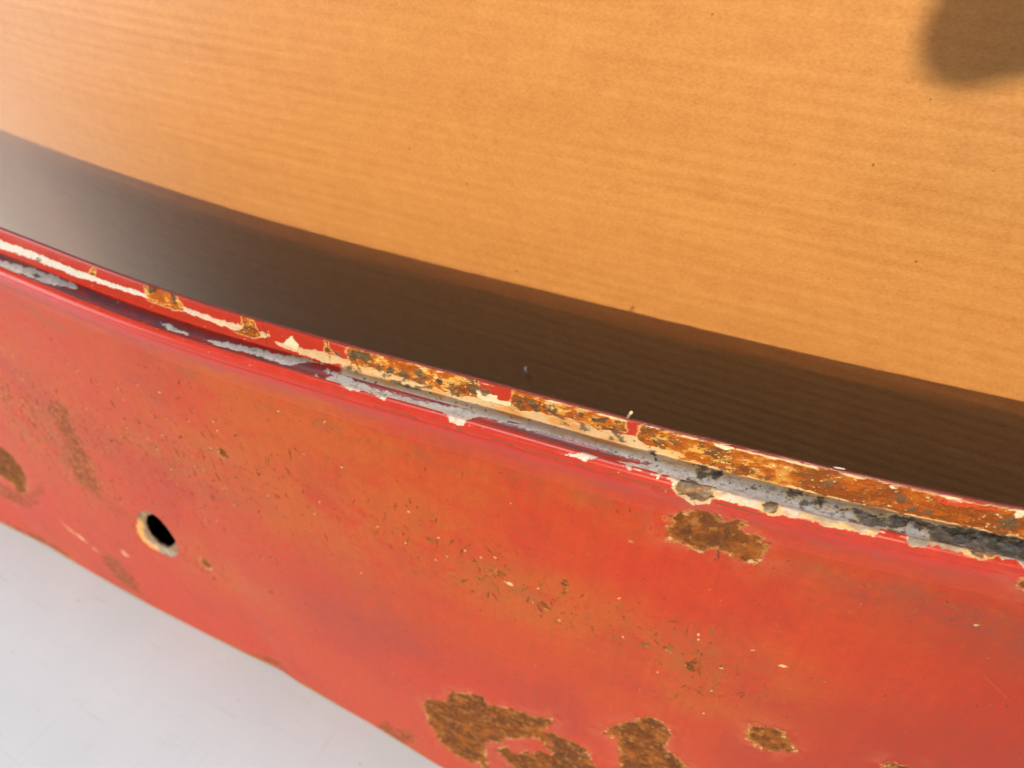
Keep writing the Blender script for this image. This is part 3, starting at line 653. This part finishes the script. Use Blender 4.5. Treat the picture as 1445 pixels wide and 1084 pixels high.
    for _ in range(260):                       # pale grains and bright crumbs
        px = rs.uniform(-230, 30); pa = rs.uniform(6.5, 20.0)
        blotch(XS, VT, C, R, G, D, px, FACE_TOP + pa, .07 + .08 * rs.rand(), .06 + .07 * rs.rand(), rs.rand() * 3, (.70, .48, .30), depth=-.06, seed=7, alpha=.8)
    for _ in range(70):
        px = rs.uniform(-205, -150); pa = rs.uniform(8.8, 16.6)
        blotch(XS, VT, C, R, G, D, px, FACE_TOP + pa, .12 + .5 * rs.rand() ** 3, .1 + .2 * rs.rand() ** 2, rs.rand() * 3, (.13, .09, .07), depth=-.06, seed=8, alpha=.8)
    # paint cracks across the flange
    for cx in (-81.4, -68.3):
        cmk = np.exp(-((X - cx - .25 * fbm(V * .8, X * 0, 160)) / .10) ** 2) * sstep(16.2, 16.7, A)
        put(C, (.16, .05, .02), cmk * .9); D -= cmk * .12
    # broken pale line along the crest, right half
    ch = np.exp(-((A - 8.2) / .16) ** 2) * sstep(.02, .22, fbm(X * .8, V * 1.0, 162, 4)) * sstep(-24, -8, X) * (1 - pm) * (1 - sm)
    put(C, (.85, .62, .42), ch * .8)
    # very rim: dark maroon edge, worn bright here and there
    re = sstep(V_MAX - FACE_TOP - .42, V_MAX - FACE_TOP - .18, A); put(C, (.15, .020, .022), re * .9)
    rw = sstep(V_MAX - FACE_TOP - .75, V_MAX - FACE_TOP - .5, A) * (1 - re) * sstep(.08, .25, fbm(X * .35, V * 1, 165, 4)) * sstep(-70, -50, X); put(C, (.80, .62, .40), rw * .8)
    P = point(X, V).astype(np.float64)
    Nn = normals_of(P); Nn *= np.sign(-Nn[..., 1:2].mean())
    P += Nn * (D * sstep(0, .6, A) * sstep(0.0, .3, V_MAX - FACE_TOP + .1 - A))[..., None]
    # the rim itself is slightly uneven
    P[..., 2] += (.10 * fbm(X * .25, V * 0, 170, 4) * sstep(15, 20, A))
    return X, V, P, C, R, G
X, V, P, C, R, G = authored_top()
jsplit = int(np.searchsorted(VT, FACE_TOP + 15.9))
def top_part(name, a0, b0):
    sl = slice(a0, b0)
    p = P[sl]
    step = np.r_[np.arange(0, p.shape[1], 6), p.shape[1] - 1]
    rows = np.r_[np.arange(0, p.shape[0], 6), p.shape[0] - 1]; rows = np.unique(rows)
    smooth = point(X[sl][rows][:, step], V[sl][rows][:, step])
    nn = normals_of(smooth); nn *= np.sign(-nn[..., 1:2].mean())
    bk = smooth - nn * (.85 if b0 < len(VT) else .42)
    if b0 >= len(VT):                                    # flange: carry the sheet over the rim to its back
        bk[-1] = P[-1, step]; bk = np.concatenate([bk[:-1], bk[-1:] + np.array([0, .42, -.10]), bk[-1:] + np.array([0, .2, .05]), bk[-1:]])
    bf = grid_faces(bk.shape[0], bk.shape[1], flip=True)
    return strip(name, X[sl], V[sl], p, C[sl], R[sl], G[sl], mat_edge, panel, None, (bk, bf), 3 * bk.shape[1] if b0 >= len(VT) else 0)
slot_backing()
channel = top_part("ridge_and_channel", 0, jsplit + 1)
flange = top_part("flange", jsplit, len(VT))
tag(flange, "narrow upright red lip, rusted amber along its right half")
tag(channel, "rounded ridge and shallow channel with chipped red paint over pale primer")
del X, V, P, C, R, G

# ---------------------------------------------------------------- small crumbs on the rim, flakes
def pebble(name, loc, size, mat, parent=None, seed=0, n=10, m=14, axis=(1, 1, 1), rot=0.0):
    th = np.linspace(0, math.pi, n)[:, None]; ph = np.linspace(0, 2 * math.pi, m, endpoint=False)[None]
    r = 1 + .45 * vnoise(3 * np.cos(ph) * np.sin(th) + 9, 3 * np.sin(ph) * np.sin(th) + 2 * th, seed) - .2
    v = np.stack([r * np.sin(th) * np.cos(ph) * axis[0], r * np.sin(th) * np.sin(ph) * axis[1], r * np.cos(th) * axis[2] + 0 * ph], -1) * size
    c, s = math.cos(rot), math.sin(rot)
    v = v @ np.array([[c, 0, -s], [0, 1, 0], [s, 0, c]])
    v = v.reshape(-1, 3) + np.array(loc)
    i = np.arange(n * m).reshape(n, m); j = np.roll(i, -1, 1)
    q = np.stack([i[:-1], j[:-1], j[1:], i[1:]], -1).reshape(-1, 4)
    return mesh_obj(name, v, q, mat, parent)
m_crumb = plain("rust_scale", (.30, .20, .12), .7, .0002)
def rim_pt(x): return point(np.array([x]), np.array([V_MAX]))[0] / 1000
p = rim_pt(-16.1)
pebble("rust_crumb", p + np.array([0, .0001, .0005]), .00022, m_crumb, panel, 3, axis=(1.0, .9, 3.0), rot=.25)
pebble("rust_crumb", p + np.array([.0003, .0001, .0013]), .00028, plain("pale_scale", (.62, .52, .40)), panel, 4, axis=(.9, .9, 1.5), rot=.4)
p = rim_pt(13.4)
pebble("rust_crumb", p + np.array([0, 0.0001, .0003]), .0002, plain("pale_fibre", (.6, .55, .48)), panel, 5, axis=(3.4, .6, .5), rot=-.2)

# ---------------------------------------------------------------- cardboard
def cardboard_material():
    m, nt, b = new_mat("kraft_cardboard")
    tc = nd(nt, "ShaderNodeTexCoord").outputs["Object"]
    flute = noise_node(nt, mapping(nt, tc, (9, 1, 190)), 1.0, 3, .5, .3)
    flute2 = noise_node(nt, mapping(nt, tc, (26, 1, 470)), 1.0, 3, .55, .2)
    fib = noise_node(nt, mapping(nt, tc, (1600, 900, 2600)), 1.0, 4, .65)
    mot = noise_node(nt, tc, 260, 5, .62)
    wv = nd(nt, "ShaderNodeTexWave"); wv.bands_direction = 'Z'; wv.wave_profile = 'SIN'
    wv.inputs["Scale"].default_value = 115.0; wv.inputs["Distortion"].default_value = 1.6; wv.inputs["Detail"].default_value = 3; wv.inputs["Detail Scale"].default_value = .6
    nt.links.new(mapping(nt, tc, (.12, 1, 1)), wv.inputs["Vector"])
    wamp = math_n(nt, 'MULTIPLY', maprange(nt, wv.outputs["Fac"], 0, 1, -.036, .036), maprange(nt, flute.outputs[0], .35, .65, .25, 1.3))
    spk = noise_node(nt, tc, 420, 2, .5)
    s = math_n(nt, 'ADD', maprange(nt, flute.outputs[0], .3, .7, -.02, .02), maprange(nt, flute2.outputs[0], .3, .7, -.05, .05))
    s = math_n(nt, 'ADD', s, wamp)
    s = math_n(nt, 'ADD', s, maprange(nt, fib.outputs[0], .25, .75, -.19, .19))
    s = math_n(nt, 'ADD', s, maprange(nt, mot.outputs[0], .3, .7, -.07, .07))
    s = math_n(nt, 'ADD', s, 1.0)
    cmb = nd(nt, "ShaderNodeCombineColor")
    nt.links.new(math_n(nt, 'POWER', s, .6), cmb.inputs[0]); nt.links.new(s, cmb.inputs[1]); nt.links.new(math_n(nt, 'POWER', s, 1.35), cmb.inputs[2])
    c = mixc(nt, 1.0, (*CARD, 1), cmb.outputs[0], 'MULTIPLY')
    dark = maprange(nt, spk.outputs[0], .775, .80, 0, .75)
    c = mixc(nt, dark, c, (.16, .08, .03, 1))
    nt.links.new(c, b.inputs["Base Color"])
    b.inputs["Roughness"].default_value = .45
    b.inputs["Sheen Weight"].default_value = .6; b.inputs["Sheen Roughness"].default_value = .4
    b.inputs["Specular IOR Level"].default_value = .5
    h = math_n(nt, 'ADD', math_n(nt, 'ADD', math_n(nt, 'MULTIPLY', flute2.outputs[0], .4), math_n(nt, 'MULTIPLY', wv.outputs["Fac"], .16)), math_n(nt, 'MULTIPLY', fib.outputs[0], .22))
    bp = nd(nt, "ShaderNodeBump"); bp.inputs["Distance"].default_value = .00028; bp.inputs["Strength"].default_value = .5
    nt.links.new(h, bp.inputs["Height"]); nt.links.new(bp.outputs[0], b.inputs["Normal"])
    return m
CARD = (.550, .243, .066)
mc = cardboard_material()
cx = np.linspace(-.48, .45, 300); cz = np.r_[np.linspace(0, .42, 90)]
CX, CZ = np.meshgrid(cx, cz)
# the left end of the sheet bows back
def card_y(x, z): return .1205 + CARD_BOW * np.clip(-.12 - x, 0, 1) ** 2 + .0003 * np.sin(x * 22 + z * 9)
CARD_BOW = .62
yf = card_y(CX, CZ)
f1 = np.stack([CX, yf, CZ], -1); f2 = f1 + np.array([0, .004, 0])
n_ = CX.size
F1 = grid_faces(*CX.shape); F2 = grid_faces(*CX.shape, flip=True) + n_
idx = np.arange(n_).reshape(CX.shape)
loop = np.r_[idx[0, :], idx[1:, -1], idx[-1, -2::-1], idx[-2:0:-1, 0]]
nx_ = np.roll(loop, -1)
side = np.stack([loop, loop + n_, nx_ + n_, nx_], -1)
card = mesh_obj("cardboard_sheet", np.concatenate([f1.reshape(-1, 3), f2.reshape(-1, 3)]), np.concatenate([F1, F2, side]), mc)
tag(card, "sunlit tan cardboard sheet standing behind the red panel and crossed by its shadow", "cardboard")

# white curl of paint caught on the cardboard
t = np.linspace(0, 1, 14)
px_ = -.0546 + np.r_[.0005 * (t ** 2.2)]; pz_ = .1073 - .0016 * t
wd = .00022 * (1 - .5 * np.abs(t - .65))
py_ = card_y(px_, pz_) - .0006 - .0005 * np.sin(t * 3)
V1 = np.stack([px_ - wd, py_, pz_], -1); V2 = np.stack([px_ + wd, py_ - .0001, pz_ + .00008], -1); V3 = V2 + [0, .00015, 0]; V4 = V1 + [0, .00015, 0]
ring = np.stack([V1, V2, V3, V4], 1).reshape(-1, 3)
q = []
for i in range(13):
    for k in range(4): q.append((i * 4 + k, i * 4 + (k + 1) % 4, (i + 1) * 4 + (k + 1) % 4, (i + 1) * 4 + k))
q.append((0, 3, 2, 1)); q.append((52, 53, 54, 55))
curl = mesh_obj("paint_flake", ring, q, plain("white_paint_flake", (.85, .86, .90), .5))
tag(curl, "tiny white curled flake stuck on the shaded cardboard just above the panel", "paint flake")

# ---------------------------------------------------------------- table top
def table_material():
    m, nt, b = new_mat("white_table_surface")
    tc = nd(nt, "ShaderNodeTexCoord").outputs["Object"]
    n1 = noise_node(nt, tc, 22, 4, .6); n2 = noise_node(nt, tc, 1100, 4, .7); n3 = noise_node(nt, tc, 330, 2, .5)
    n4 = noise_node(nt, mapping(nt, tc, (60, 1400, 1), (0, 0, .5)), 1.0, 2, .5, .4)
    n5 = noise_node(nt, mapping(nt, tc, (700, 30, 1), (0, 0, .25)), 1.0, 2, .5, .6)
    c = mixc(nt, maprange(nt, n1.outputs[0], .3, .7, 0, 1), (.505, .555, .59, 1), (.55, .595, .62, 1))
    c = mixc(nt, maprange(nt, n2.outputs[0], .35, .7, 0, .16), c, (.55, .53, .52, 1))
    c = mixc(nt, maprange(nt, n3.outputs[0], .765, .80, 0, .8), c, (.16, .14, .13, 1))
    c = mixc(nt, maprange(nt, n4.outputs[0], .66, .70, 0, .32), c, (.40, .39, .40, 1))
    c = mixc(nt, maprange(nt, n5.outputs[0], .67, .71, 0, .26), c, (.45, .44, .45, 1))
    nt.links.new(c, b.inputs["Base Color"]); b.inputs["Roughness"].default_value = .5
    bp = nd(nt, "ShaderNodeBump"); bp.inputs["Distance"].default_value = .0002; bp.inputs["Strength"].default_value = .25
    nt.links.new(n2.outputs[0], bp.inputs["Height"]); nt.links.new(bp.outputs[0], b.inputs["Normal"])
    return m
tx0, tx1, ty0, ty1 = -.95, .62, -.30, .50
tb = mesh_obj("table_top", [(tx0, ty0, 0), (tx1, ty0, 0), (tx1, ty1, 0), (tx0, ty1, 0), (tx0, ty0, -.03), (tx1, ty0, -.03), (tx1, ty1, -.03), (tx0, ty1, -.03)],
              [(0, 1, 2, 3), (7, 6, 5, 4), (0, 4, 5, 1), (1, 5, 6, 2), (2, 6, 7, 3), (3, 7, 4, 0)], table_material(), smooth=False)
tag(tb, kind="structure")
# a few crumbs of dirt lying on it
m_dirt = plain("dark_dirt", (.12, .09, .07))
rs = np.random.RandomState(3)
for (fx, fy, sz, lab) in DIRT:
    g = pebble("dirt_crumb", (0, 0, 0), sz, m_dirt, None, int(rs.randint(50)), 7, 9, (1.5, .8, .5), 0)
    g.location = (fx, fy, sz * .4); g.rotation_euler = (0, 0, rs.rand() * 3)
    tag(g, lab, "dirt crumb", "dark crumbs on the white table top")

# ---------------------------------------------------------------- what throws the soft shadow at the upper right: an unseen shape added to cast it
def shadow_caster():
    root = bpy.data.objects.new("added_shadow_caster", None); COL.objects.link(root)
    tag(root, "unseen dark shape added outside the frame to cast the upper right shadow", "shadow_caster")
    base = np.array([.0145, .1205, .1853]); k = .42
    o = base + np.array(TO_SUN) * k                       # lowest lobe of the outline
    u = np.array([math.cos(a), math.sin(a), 0.0]); w = np.cross(np.array(TO_SUN), u) * -1; w = w / np.linalg.norm(w)
    if w[2] < 0: w = -w
    out = [(-8.0, 12), (-8.3, 8), (-7.2, 3.6), (-4.4, .9), (-.5, 0), (3.5, 1.0), (7, 2.0), (12, 1.4), (30, 2), (46, 6), (54, 16), (56, 40), (50, 58), (30, 66), (8, 64), (-4, 54), (-8, 36), (-7.4, 20)]
    P2 = catmull(out + [out[0]], 5)[:-1] / 1000.0; n = len(P2); cen = P2.mean(0)
    rings = []; T = np.array(TO_SUN)
    for dpt, sc in ((-.011, .55), (-.010, .82), (-.007, .95), (0, 1.0), (.007, .95), (.010, .82), (.011, .55)):
        q2 = cen + (P2 - cen) * sc
        rings.append(o + q2[:, :1] * u + q2[:, 1:] * w + T * dpt)
    vv = np.concatenate(rings + [(o + cen[0] * u + cen[1] * w - T * .0112)[None], (o + cen[0] * u + cen[1] * w + T * .0112)[None]])
    q = []
    for r_ in range(6):
        for i in range(n):
            j = (i + 1) % n; q.append((r_ * n + i, r_ * n + j, (r_ + 1) * n + j, (r_ + 1) * n + i))
    c0, c1 = 7 * n, 7 * n + 1
    for i in range(0, n - 1, 2):
        q.append((c0, (i + 2) % n, i + 1, i)); q.append((c1, 6 * n + i, 6 * n + i + 1, 6 * n + (i + 2) % n))
    mt = plain("caster_dark", (.05, .05, .055), .9, .0004, 900)
    mesh_obj("caster_body", vv, q, mt, root)
    top = o + .022 * u + .064 * w; L = []
    for s in (0, 1):
        c_ = top + np.array([0, 0, .9 * s]) - np.array([0, 0, .004])
        for dx, dy in ((-.006, -.001), (.006, -.001), (.006, .001), (-.006, .001)): L.append(c_ + dx * u + np.array([0, dy, 0]))
    mesh_obj("caster_hanger", L, [(0, 1, 5, 4), (1, 2, 6, 5), (2, 3, 7, 6), (3, 0, 4, 7), (0, 3, 2, 1), (4, 5, 6, 7)], mt, root, smooth=False)
shadow_caster()
